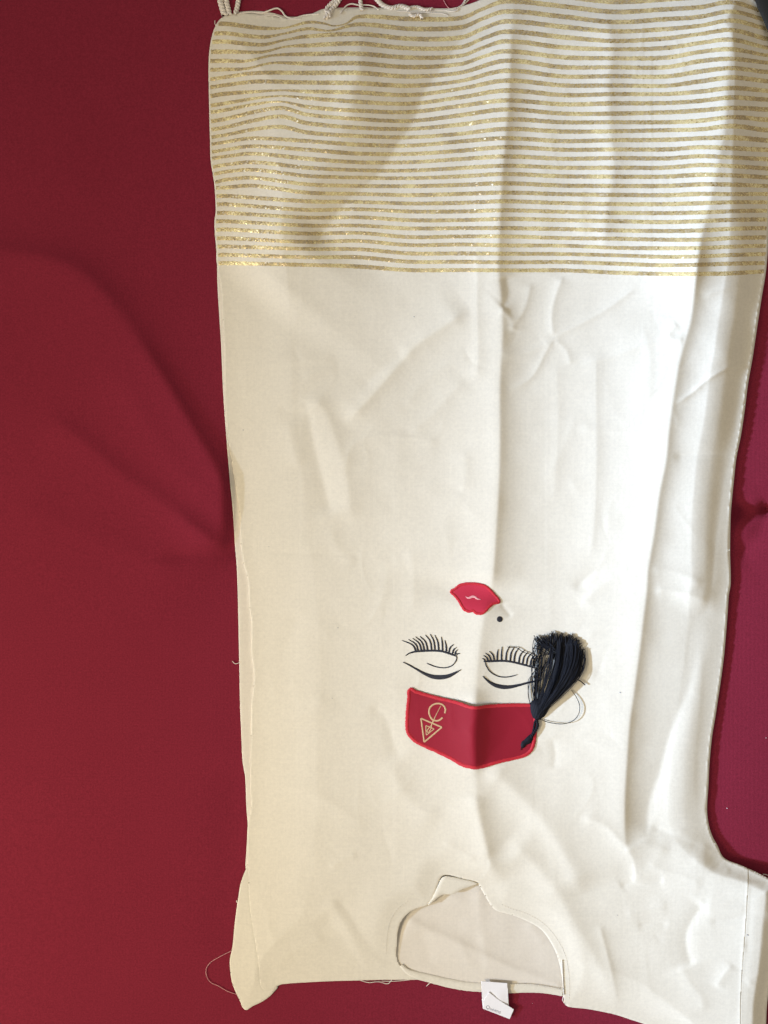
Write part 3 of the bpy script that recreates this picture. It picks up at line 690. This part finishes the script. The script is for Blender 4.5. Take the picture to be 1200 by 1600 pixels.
for k in range(-1, 30):
    yk = stripe_y(k)
    pts = []
    up = stripe_y(k - 1) if k > 0 else yk - 15; dn = stripe_y(k + 1) if k < 29 else yk + 13.5
    pitch = (dn - yk if k < 1 else (yk - up)) * 0.5 + (dn - yk) * 0.5
    x0 = xedge_l(yk[0]) + 2.5
    pts.append((x0, yk[0] + (3.5 if 5 < k < 20 else 0.5), 0.465 * pitch[0]))
    for c in range(12):
        w = 0.465 * pitch[c]
        if c == 0:
            pts.append((352, yk[0], w)); continue
        pts.append((cols[c], yk[c], w))
    P = np.array(pts)
    # extra control points: bumps seen between the measured columns
    def ins_pt(x, dy, ws=1.0):
        global P
        y = np.interp(x, P[:, 0], P[:, 1]); w = np.interp(x, P[:, 0], P[:, 2])
        P = np.vstack([P, [x, y + dy, w * ws]]); P = P[P[:, 0].argsort()]
    if 0 <= k <= 3:
        ins_pt(410, [8, 9, 8.5, 5][k], [1.0, 1.0, .9, .7][k]); ins_pt(445, [4, 1, -1, -3][k], .6)
    if k in (4, 5): ins_pt(385, [3, 1][k - 4], .7); ins_pt(425, [-4, -5.5][k - 4], .7)
    if k in (6, 7): ins_pt(400, -4); 
    if 8 <= k <= 13: ins_pt(400, [-2, -5, -7.5, -9, -9, -8][k - 8], .8 if k in (8, 9, 10) else 1); ins_pt(440, [-2, -3.5, -6, -8, -8, -6][k - 8], .55 if k in (8, 9, 10) else 1)
    if 14 <= k <= 20: ins_pt(395, -5.5)
    if k == 0: ins_pt(505, 4, .7); ins_pt(520, 7, .6); ins_pt(540, 4, .6)
    if k == 1: ins_pt(515, 6, .55)
    if k in (0, 1, 2, 3, 4, 5): ins_pt(755, -1.5, .8)
    x1 = float(np.interp(P[-1, 1], [9, 19, 40, 100, 200, 300, 370, 405, 432], [1188, 1196, 1202, 1208, 1206, 1202, 1200, 1198, 1195])) - 2.5
    if x1 > P[-1, 0]: P = np.vstack([P, [x1, P[-1, 1] + 0.5, P[-1, 2]]])
    else: P[-1, 0] = x1
    if k == -1: P = P[(P[:, 0] > 870) & (P[:, 0] < 1100)]
    # smooth resample
    Q = cat(P, step=3.0)
    ribbon('gold_stripe', Q[:, :2], Q[:, 2], zf, 0.12, M['gold'], K, thick=0.22, resample=False, jitter=0.10, across=4)

# ---- embroidery and applique
def patch(name, outline, mat_, parent, lift=0.4, g=1.5):
    return sheet(name, outline, g, lambda x, y, d: zf(x, y) + lift + 0.5 * np.clip(d / 2, 0, 1), mat_, parent, rim=0.6, step=3)

lips = [(703.3, 924.4), (710.2, 918.9), (717.5, 913.3), (726.7, 910.8), (737.7, 910.4), (748.7, 911.5), (757, 913.8), (765.2, 919.3), (772.6, 927.1), (781.4, 940),
        (772.6, 944.1), (766.1, 948.7), (760.6, 954.6), (754.2, 959.8), (746.9, 960.3), (742.3, 958.8), (738.6, 955.6), (735, 956.9), (729.4, 956.3), (723.9, 952.8), (719.4, 945.9), (714.8, 938.1), (708.3, 930.3)]
L = patch('lips', lips, M['lip'], K)
def shrink(pl, d):
    P = np.array(pl, float); c = P.mean(0); out = []
    n = len(P)
    for i in range(n):
        t = P[(i + 1) % n] - P[i - 1]; t = t / (np.linalg.norm(t) + 1e-9); nn = np.array([-t[1], t[0]])
        if np.dot(c - P[i], nn) < 0: nn = -nn
        out.append(P[i] + nn * d)
    return out
ribbon('satin_border', shrink(lips, 1.6), 4.4, zf, 0.8, M['stitch_red'], L, thick=0.9, step=1.3, closed=True, jitter=0.14)
ribbon('lip_part_line', [(727.5, 932), (732, 934.3), (738, 932.3), (742, 932.8), (746, 935.6), (751, 936.6)], [0.8, 2.8, 3.4, 3.2, 2.4, 0.7], zf, 1.1, M['pink'], L, thick=0.4, step=1)
# beauty mark
bm = [(780.8 + 4.6 * math.cos(a), 967.5 + 4.6 * math.sin(a)) for a in np.linspace(0, 2 * math.pi, 14, endpoint=False)]
sheet('beauty_mark', bm, 0.8, lambda x, y, d: zf(x, y) + 0.3 + 0.7 * np.sqrt(np.clip(d / 4.6, 0, 1)), M['black'], K, rim=0.4, step=1)

def eye(lid, lidw, low, brow, browplus, lashes, side):
    lidw = [w * 1.15 for w in lidw]; browplus = [w * 1.12 for w in browplus]
    e = ribbon('eyelid_line', lid, lidw, zf, 0.3, M['black'], K, thick=0.7, step=1.5)
    e['label'] = 'closed eye stitched in black thread on the ' + side
    ribbon('lower_line', low, [1.1] + [1.8] * (len(low) - 2) + [1.2], zf, 0.3, M['black'], e, thick=0.6, step=1.5)
    ribbon('brow_line', brow, browplus, zf, 0.3, M['black'], e, thick=0.8, step=1.5)
    for b, t in lashes:
        mid = (0.74 * b[0] + 0.26 * t[0], 0.42 * b[1] + 0.58 * t[1])
        ribbon('lash', [b, mid, t], [3.0, 2.5, 0.9], zf, 0.35, M['black'], e, thick=0.6, step=1.5, across=3)
lb = [300, 335, 385, 430, 480, 545, 595, 655, 715, 775, 815, 870, 910, 930]; lby = [372, 372, 367, 362, 357, 352, 352, 357, 367, 377, 390, 412, 427, 425]
lt = [(80, 207), (180, 190), (245, 172), (288, 148), (360, 142), (445, 118), (520, 108), (590, 124), (693, 150), (748, 205), (888, 268), (932, 315), (952, 350), (988, 411)]
left_l = [((620 + x / 10, 980 + y / 10), (620 + a / 10, 980 + b / 10)) for x, y, (a, b) in zip(lb, lby, lt)]
eye([(633.5, 1024.8), (638, 1021.5), (645, 1019), (655, 1017.5), (670, 1016.8), (682, 1016.8), (692, 1018), (703, 1021.5), (713, 1025)], [1, 1.6, 2.4, 2.8, 2.8, 2.8, 2.8, 2.8, 2.2],
    [(713, 1024.5), (713.5, 1029), (711, 1035), (706, 1040), (698, 1043), (690, 1043.3), (680, 1041.5), (672, 1038.5), (667, 1036.5)],
    [(630, 1034.5), (640, 1039.5), (655, 1048), (665, 1053.3), (675, 1057), (687, 1058.3), (700, 1056.5), (711, 1051.5), (720, 1046.5)], [1.2, 2.0, 3.2, 4.2, 5.6, 6.4, 5.4, 3.4, 1.0], left_l, 'left')
rb = [120, 150, 180, 215, 245, 290, 335, 380, 420, 470, 510, 550, 590, 620]; rby = [352, 350, 348, 348, 347, 347, 349, 354, 360, 370, 380, 390, 400, 410]
rt = [(90, 325), (103, 295), (122, 270), (163, 250), (255, 230), (297, 203), (375, 198), (425, 205), (475, 212), (533, 235), (578, 250), (608, 266), (640, 285), (655, 300)]
right_l = [((740 + x / 6.667, 980 + y / 6.667), (740 + a / 6.667, 980 + b / 6.667)) for x, y, (a, b) in zip(rb, rby, rt)]
z6 = lambda pts: [(740 + a / 6.667, 980 + b / 6.667) for a, b in pts]
eye(z6([(105, 355), (150, 356), (220, 353), (300, 351), (380, 358), (470, 378), (560, 402), (645, 428)]), [1.6, 2.6, 2.8, 2.8, 2.8, 2.8, 2.4, 1.4],
    z6([(118, 360), (130, 400), (170, 460), (240, 505), (310, 520), (380, 515), (455, 495)]),
    z6([(95, 510), (150, 560), (220, 602), (300, 622), (380, 622), (470, 604), (560, 580), (700, 550)]), [1.0, 3.2, 5.2, 5.8, 5.0, 3.6, 2.8, 2.6], right_l, 'right')

pt = [(639.4, 1075.8), (650, 1079), (670, 1085), (688, 1090), (706, 1094), (720, 1098), (732, 1102.5), (744, 1104.2), (760, 1102), (780, 1100.6), (800, 1100), (820, 1100), (831, 1101),
      (835, 1108), (838, 1120), (838.4, 1140), (837, 1154), (834, 1168), (828, 1177), (818, 1183), (800, 1187.6), (780, 1192), (760, 1198), (746, 1201.4), (732, 1200), (720, 1196), (700, 1184.5),
      (680, 1175), (660, 1166), (650, 1161), (642, 1154), (636, 1146), (634, 1134), (635, 1110), (637, 1090)]
zf0 = zf
def zf(x, y):
    d = np.asarray(x, float) - (746 - 0.05 * (np.asarray(y, float) - 1100))
    q = np.sqrt((d / np.where(d > 0, 24, 44)) ** 2 + .0225) - .15
    near = np.exp(-(np.abs(np.asarray(y, float) - 1145) / 75) ** 6)
    return zf0(x, y) + 6.0 * np.exp(-q) * near
RP = patch('red_patch', pt, M['patch'], K, lift=0.5)
ribbon('satin_border', shrink(pt, 1.9), 5.4, zf, 0.9, M['stitch_red'], RP, thick=1.0, step=1.2, closed=True, jitter=0.16)
def emb(pts, w): return ribbon('emblem_line', pts, w, zf, 1.25, M['emblem'], RP, thick=0.35, step=1.2, across=3)
emb([(695, 1114.5), (696, 1108.5), (693.5, 1103), (689, 1100), (683.5, 1099.2), (677, 1101), (672, 1105.5), (670.3, 1112), (672, 1119), (676, 1124.5), (682, 1126.3), (687, 1125), (691.5, 1121.3)], 2.5)
emb([(689, 1102.5), (683, 1114), (678, 1124.5), (675, 1131)], [0.9, 1.0, 1.6, 2.6])
def straight(a, b, w): return ribbon('emblem_line', [a, b], w, zf, 1.28, M['emblem'], RP, thick=0.35, step=1.2, across=3)
tri = [(657.9, 1122.4), (690.4, 1136.3), (662.9, 1159.6)]
for i in range(3): straight(tri[i], tri[(i + 1) % 3], 2.4)
tri = [(665.6, 1133.6), (678.4, 1138.9), (666.2, 1148.6)]
for i in range(3): straight(tri[i], tri[(i + 1) % 3], 1.5)
straight((675, 1130), (673.6, 1138.5), 1.6); straight((673, 1134), (667, 1142), 1.5); straight((667, 1142), (669.5, 1145.5), 1.3); straight((673.6, 1138.5), (670, 1144), 1.4)

zf = zf0
# ---- care tag, folded once, with grey print
zt = lambda x, y: np.maximum(np.maximum(zb(x, y), zr(x, y)), -5.0)
def flat_poly(name, poly, zfun, mat_, parent, g=2.0, rim=0.35): return sheet(name, poly, g, zfun, mat_, parent, rim=rim, step=2, raw=False)
def lin(poly, st=2.0):
    P = np.array(poly, float); out = []
    for a, b in zip(P, np.roll(P, -1, 0)):
        k = max(1, int(np.linalg.norm(b - a) / st))
        for j in range(k): out.append(a + (b - a) * j / k)
    return out
tg = sheet('care_tag', lin([(752, 1533), (793, 1536), (795, 1571), (777, 1580), (754.5, 1576), (753, 1560)]), 1.5,
           lambda x, y, d: 3.0 - 0.12 * np.clip(y - 1540, 0, 60) + 1.2 * np.exp(-((x - 780) / 9) ** 2) * np.clip((y - 1540) / 25, 0, 1), M['tag'], K, rim=0.4, raw=True)
sheet('tag_fold', lin([(754.3, 1576), (756.5, 1561), (764, 1549.5), (778, 1561), (803, 1577), (796.5, 1592.3), (775, 1584)]), 1.5,
      lambda x, y, d: 3.9 - 0.12 * np.clip(y - 1540, 0, 60) + 0.02 * (x - 754), M['tag'], tg, rim=0.4, raw=True)
def text_mesh(s, x, y, size, ang, z, mat_, parent):
    cu = bpy.data.curves.new('print', 'FONT'); cu.body = s; cu.size = size * PX; cu.resolution_u = 2
    o = bpy.data.objects.new('tmp', cu); C.objects.link(o)
    bpy.context.view_layer.update()
    me = bpy.data.meshes.new_from_object(o.evaluated_get(bpy.context.evaluated_depsgraph_get()))
    C.objects.unlink(o); bpy.data.objects.remove(o)
    co = np.empty(len(me.vertices) * 3); me.vertices.foreach_get('co', co); co = co.reshape(-1, 3)
    c, n = math.cos(ang), math.sin(ang)
    u, v = co[:, 0] / PX, co[:, 1] / PX
    px = x + u * c + v * n; py = y + u * n - v * c
    W3 = world(px, py, np.full(len(px), z) + (-0.12 * np.clip(py - 1540, 0, 60) + 0.02 * (px - 754)))
    me.vertices.foreach_set('co', W3.ravel())
    return link('tag_print', me, mat_, parent, smooth=False)
text_mesh('Queens', 758.2, 1575.2, 8.0, radians(21), 4.1, M['ink'], tg)

# ---- fringe cords at the hem (two-ply twisted)
def cord(pts, r, twist=9.0, zfun=None, lift=2.5, name='fringe_cord'):
    P = np.array(pts, float)
    if P.shape[1] == 2: P = np.hstack([P, np.zeros((len(P), 1))])
    Q = cat(P, step=1.2)
    s = np.concatenate([[0], np.cumsum(np.linalg.norm(np.diff(Q[:, :2], axis=0), axis=1))])
    T = np.gradient(Q[:, :2], axis=0); T /= np.linalg.norm(T, axis=1)[:, None] + 1e-9
    Nn = np.stack([-T[:, 1], T[:, 0]], 1)
    zz = (zfun or zcl)(Q[:, 0], Q[:, 1]) + lift + Q[:, 2]
    V, Fc, off = [], [], 0
    for ph in (0, math.pi):
        a = 2 * math.pi * s / twist + ph
        x = Q[:, 0] + Nn[:, 0] * np.cos(a) * r * 0.55; y = Q[:, 1] + Nn[:, 1] * np.cos(a) * r * 0.55
        v, q = tube_arrays(world(x, y, zz + np.sin(a) * r * 0.5), r * 0.62 * PX, 7); V.append(v); Fc.append(q + off); off += len(v)
    return mesh_np(name, np.concatenate(V), np.concatenate(Fc), M['cord'], K)
def zcl(x, y):
    """top of whatever lies there: cloth or seat"""
    x = np.asarray(x, float); y = np.asarray(y, float)
    yh = np.interp(x, [p[0] for p in top_hem], [p[1] for p in top_hem])
    s = np.clip((y - yh + 3) / 9, 0, 1)
    return zr(x, y) * (1 - s) + np.maximum(zf(x, y), -1) * s
cord([(341, -14), (344, 0), (347, 12), (351, 24)], 4.4, 11)
cord([(350, -16), (353, -2), (356, 12), (359, 24)], 3.8, 10)
cord([(376, -16), (373, -2), (371, 10), (368, 22)], 3.6, 10)
cord([(534, -16), (531, -3), (524, 8), (515, 20), (508, 29)], 3.8, 10)
cord([(545, -18), (528, -2), (517, 6), (510, 16), (516, 26)], 3.0, 9)
cord([(566, -14), (563, -2), (564, 8), (566, 17)], 3.0, 9)
cord([(572, -16), (588, -2), (598, 8), (612, 13), (626, 10), (640, 14)], 3.6, 9)
cord([(640, 12), (652, 11), (664, 15), (676, 14)], 2.4, 8)
cord([(640, 22), (646, 25), (656, 23), (660, 29)], 2.4, 8)
cord([(735, -14), (727, 0), (722, 8), (712, 14)], 1.4, 7)
def thr(pts, r, mat_='cord', zfun=None, lift=1.2, name='loose_thread', parent=K, arch=0.0):
    return tube(name, thread3(pts, zfun or zcl, lift, arch=arch), r * PX, M[mat_], parent, 6)
thr([(372, 22), (390, 19), (410, 20), (432, 13), (440, 17), (446, 25), (456, 29), (476, 24), (498, 22)], 1.3, lift=2.0)
thr([(400, 26), (430, 24), (446, 30), (470, 30)], 0.9)
thr([(532, 22), (540, 10), (549, 6), (560, 8), (574, 8), (584, 10), (592, 16)], 1.1, lift=2.2)
thr([(556, 16), (570, 12), (585, 15), (596, 15)], 0.8)
thr([(660, 20), (690, 16), (712, 17), (726, 6), (738, -4), (752, -3)], 0.9)
thr([(690, -10), (696, 6), (704, 14), (716, 13)], 0.45, 'pinkthread')
thr([(620, 18), (650, 19), (690, 21), (700, 24)], 0.7)
thr([(337, 40), (335.5, 36), (336, 32)], 0.5)
# other loose ends
thr([(361, 1486), (345, 1494), (330, 1503), (323, 1512), (322, 1522), (328, 1534), (342, 1541), (356, 1549), (371, 1554)], 0.5, 'pinkthread', zfun=zr, lift=2.0)
thr([(376, 1034), (370, 1037), (367, 1037), (363, 1033)], 0.55, 'cord', zfun=zr, lift=2.5)
thr([(371, 1410), (369.5, 1409), (370, 1407)], 0.8, 'cord', zfun=zr, lift=3.0)
thr([(558, 1530), (575, 1535), (592, 1534), (606, 1537), (612, 1531)], 0.6, 'cord', zfun=zr, lift=2.5)
thr([(690, 1534), (680, 1534), (672, 1536), (666, 1541)], 0.55, 'cord', zfun=zr, lift=2.5)
thr([(596, 1533), (618, 1533), (640, 1531)], 0.5, 'cord', zfun=zr, lift=2.5)
thr([(881, 1556), (879, 1562), (882, 1568)], 0.6, 'cord', zfun=zr, lift=3)
thr([(1192, 1366), (1198, 1367), (1203, 1371)], 0.7, 'cord', zfun=zr, lift=5)

# ================================================================== tassel
TX, TY = 838, 1122
TL = thing('tassel', 'navy black silk tassel lying over the right eye, cord sewn to the red patch', 'tassel', tuple(world(TX, TY, float(zf(TX, TY)))))
def strand_pts(root, c1, c2, tip, h, seed, n=15, wob=0.8):
    t = np.linspace(0, 1, n)[:, None]
    P = (1-t)**3*np.array(root) + 3*(1-t)**2*t*np.array(c1) + 3*(1-t)*t*t*np.array(c2) + t**3*np.array(tip)
    r = np.random.default_rng(seed)
    ph = r.uniform(0, 6.28, 2); fr = r.uniform(0.7, 1.8, 2)
    P = P + wob * np.stack([np.sin(fr[0]*6.28*t[:, 0]+ph[0]), np.sin(fr[1]*6.28*t[:, 0]+ph[1])], 1) * np.sin(math.pi*np.clip(t, 0, 1)) * 1.0
    z = zf(P[:, 0], P[:, 1]) + 1.6 + h * np.sin(math.pi * (0.12 + 0.78 * t[:, 0]))
    return world(P[:, 0], P[:, 1], z)
V, Fc, off = [], [], 0
clumps = []
for c in range(30):
    u = (c + random.random()) / 30
    u = 0.16 + 0.84 * u ** 0.8
    clumps.append((u, random.gauss(0, 3.0), random.gauss(0, 4.0), random.uniform(-7, 7), random.random()))
for i in range(330):
    u0, dx, dy, da, layer = random.choice(clumps)
    u = u0 + random.gauss(0, 0.04)
    root = (835 + 9 * u + random.uniform(-2.5, 2.5), 1119 + random.uniform(-6, 3))
    if u < 0.5: tip = (856 + 52 * u, 996 + 10 * abs(u - .2))
    else:      tip = (882 + 54 * (u - .5), 998 + 60 * (u - .5) ** 1.3)
    tip = (tip[0] + dx + random.gauss(0, 1.8) + da * .4, tip[1] + dy + random.gauss(0, 3.5))
    c1 = (839 + 30 * u + random.gauss(0, 1.2) + dx * .5, 1088 + random.uniform(-4, 4))
    c2 = (856 + 58 * u + dx * 1.4 + da * .5 + random.gauss(0, 1.5), 1048 + 12 * u + dy)
    W3 = strand_pts(root, c1, c2, tip, 2 + 12 * layer * (1 - abs(u - .5)), i, wob=0.9)
    v, q = tube_arrays(W3, 0.46 * PX, 5); V.append(v); Fc.append(q + off); off += len(v)
tb = mesh_np('thread_bundle', np.concatenate(V), np.concatenate(Fc), M['tassel'], TL); tb['kind'] = 'stuff'
# darker core so the bundle reads dense
core = [(834, 1104), (856, 1080), (872, 1052), (876, 1030), (878, 1018), (888, 1014), (896, 1022), (899, 1038), (894, 1056), (880, 1078), (860, 1104), (850, 1120), (838, 1125), (831, 1118)]
sheet('thread_core', core, 2.0, lambda x, y, d: zf(x, y) + 1.0 + 6.5 * np.sqrt(np.clip(d / 16, 0, 1)), M['tassel'], TL, rim=1.0)
# loose strands fanning out to the left
random.seed(19)
loose = []
for i in range(22):
    x = random.uniform(832, 862); 
    root = (832 + random.uniform(-1, 8), 1112 + random.uniform(-6, 6))
    tip = (random.uniform(832, 872), random.uniform(992, 1030))
    c1 = (832 + random.uniform(-3, 16), 1075 + random.uniform(-10, 10)); c2 = (838 + random.uniform(-12, 22), 1035 + random.uniform(-14, 14))
    loose.append((root, c1, c2, tip))
loose += [((833, 1112), (824, 1085), (822, 1060), (836, 1048)), ((834, 1110), (834, 1070), (828, 1030), (836, 1008)), ((836, 1110), (828, 1040), (822, 1012), (862, 996)),
          ((832, 1015), (840, 1004), (850, 998), (858, 994)), ((832, 1038), (846, 1026), (856, 1018), (868, 1020)), ((834, 1060), (842, 1040), (850, 1030), (852, 1016)),
          ((793, 1011), (812, 1012), (826, 1019), (836, 1030)), ((832, 1012), (840, 1016), (850, 1018), (862, 1024)), ((838, 994), (848, 1004), (858, 1012), (866, 1016)),
          ((836, 1000), (846, 1008), (856, 1014), (866, 1020)), ((840, 996), (848, 1006), (856, 1010), (868, 1012)), ((837, 997), (842, 1002), (850, 1008), (860, 1010))]
for i, (a, b, c, d) in enumerate(loose):
    tube('stray_thread', strand_pts(a, b, c, d, random.uniform(1, 4), 900 + i, wob=1.6), (0.5 if i < 22 else 0.6) * PX, M['tassel'], TL, 5)
# cut ends sticking out along the top and right
for i in range(46):
    u = i / 45
    bx = np.interp(u, [0, .12, .3, .5, .7, .85, 1], [838, 852, 866, 880, 890, 902, 908]); by = np.interp(u, [0, .12, .3, .5, .7, .85, 1], [1002, 1000, 996, 1000, 1000, 1008, 1030])
    a = radians(np.interp(u, [0, .3, .7, 1], [-140, -100, -70, -25]) + random.uniform(-25, 25)); l = random.uniform(5, 11)
    if u < 0.12: a = radians(-130 + random.uniform(-15, 15))
    p = [(bx + random.uniform(-3, 3) - 6 * math.cos(a), by + 4 - 6 * math.sin(a)), (bx, by), (bx + l * .6 * math.cos(a), by + l * .6 * math.sin(a)), (bx + l * math.cos(a + .2), by + l * math.sin(a + .2))]
    tube('cut_end', strand_pts(p[0], p[1], p[2], p[3], random.uniform(2, 5), 1500 + i, n=6, wob=0.3), 0.62 * PX, M['tassel'], TL, 5)
zft = lambda x, y: zf(x, y)
thr([(903, 1062), (908, 1065), (914.5, 1070.5)], 0.8, 'tassel', zft, 3, 'stray_thread', TL)
thr([(910, 1015), (911, 1022), (910, 1034)], 0.8, 'tassel', zft, 3, 'stray_thread', TL)
thr([(900, 1027), (908, 1028), (914, 1027)], 0.8, 'tassel', zft, 3, 'stray_thread', TL)
thr([(908, 1030), (909.5, 1045), (905, 1058)], 0.6, 'tassel', zft, 3, 'stray_thread', TL)
thr([(893, 1078), (902, 1092), (906, 1105), (903, 1118), (894, 1127), (880, 1131), (864, 1130), (852, 1127), (842, 1123)], 0.55, 'tassel', zft, 1.6, 'stray_thread', TL, arch=3)
thr([(828, 1100), (825, 1075), (826, 1062), (834, 1052)], 0.4, 'tassel', zft, 2, 'stray_thread', TL)
# wrapped head of the tassel
hd = [(829, 1098), (829, 1110), (832, 1119), (839, 1125.5), (846, 1122), (851, 1114), (857, 1104), (848, 1094), (838, 1092)]
sheet('tassel_head', hd, 1.2, lambda x, y, d: zf(x, y) + 2.0 + 6.5 * np.sqrt(np.clip(d / 11, 0, 1)) + 0.25 * np.sin(x * 1.6 + y * 0.5), M['tassel'], TL, rim=1.0, step=1.5)
# little tuft thrown over to the upper left
for i in range(18):
    a_ = (872 + random.uniform(-6, 6), 1026 + random.uniform(-8, 8)); d_ = (838 + random.uniform(-3, 14), 1003 + random.uniform(-9, 9))
    tube('stray_thread', strand_pts(a_, (a_[0] - 10, a_[1] - 8 + random.uniform(-4, 4)), (d_[0] + 10, d_[1] + 5), d_, random.uniform(2, 5), 2500 + i, n=9, wob=.6), 0.6 * PX, M['tassel'], TL, 5)
_K = K; K = TL
def tcord(pts, r, tw): 
    o = cord(pts, r, tw, zfun=zft, lift=3.0, name='hanging_cord'); o.data.materials.clear(); o.data.materials.append(M['tassel']); return o
tcord([(838, 1124), (840, 1134), (835, 1144), (829, 1152)], 2.4, 7)
tcord([(836, 1126), (834, 1138), (832, 1146), (827, 1152)], 1.6, 6)
K = _K
kn = [(831, 1147), (833, 1154), (829, 1161), (823, 1164), (818, 1169), (814, 1167), (814.5, 1160), (819, 1156), (824, 1151)]
sheet('end_knot', kn, 1.2, lambda x, y, d: zf(x, y) + 1.4 + 2.8 * np.sqrt(np.clip(d / 5, 0, 1)) + 0.35 * np.sin(x * 1.1 + y * 1.7), M['tassel'], TL, rim=1.0, step=1.5)
thr([(815, 1166), (814, 1172)], 0.5, 'tassel', zft, 2, 'stray_thread', TL)

# ================================================================== dark olive sheet filling the upper right corner
dk = [(1176, -120), (1330, -130), (1340, 70), (1240, 80), (1210, 66), (1192, 30), (1180, 0)]
dc = sheet('dark_corner_sheet', dk, 6.0, lambda x, y, d: np.maximum(zr(x, y), -8) + 0.6 + 3.0 * np.sqrt(np.clip(d / 12, 0, 1)), M['dark'], None, rim=2.0, step=12)
dc['label'] = 'dark olive sheet at the top right corner behind the kurta hem'; dc['category'] = 'cloth'
# ================================================================== lint specks
V, Fc, off = [], [], 0
for (x, y, r) in [(1136, 1263, 1.0), (1197, 1153, .7), (832, 1568, .4)]:
    P = world(np.array([x - r, x, x + r]), np.array([y, y - .3 * r, y + .4 * r]), zr(np.array([x - r, x, x + r]), np.array([y, y, y])) + .5)
    v, q = tube_arrays(P, np.array([.25, .7, .25]) * r * PX, 5); V.append(v); Fc.append(q + off); off += len(v)
li = mesh_np('lint', np.concatenate(V), np.concatenate(Fc), M['lint']); li['kind'] = 'stuff'
# dark specks woven into the cloth
V, Fc, off = [], [], 0
for (x, y, r) in [(969, 1082, 1.2), (380, 672, 1.0), (647, 495, 1.0), (528, 981, .9), (519, 1091, .8), (965, 1430, .9), (1168, 1461, 1.3), (420, 854, .7)]:
    P = world(np.array([x - r, x, x + r]), np.array([y, y - .3 * r, y + .4 * r]), zf(np.array([x - r, x, x + r]), np.array([y, y, y])) + .2)
    v, q = tube_arrays(P, np.array([.25, .6, .25]) * r * PX, 5); V.append(v); Fc.append(q + off); off += len(v)
sp = mesh_np('slub', np.concatenate(V), np.concatenate(Fc), M['ink'], K); sp['kind'] = 'stuff'
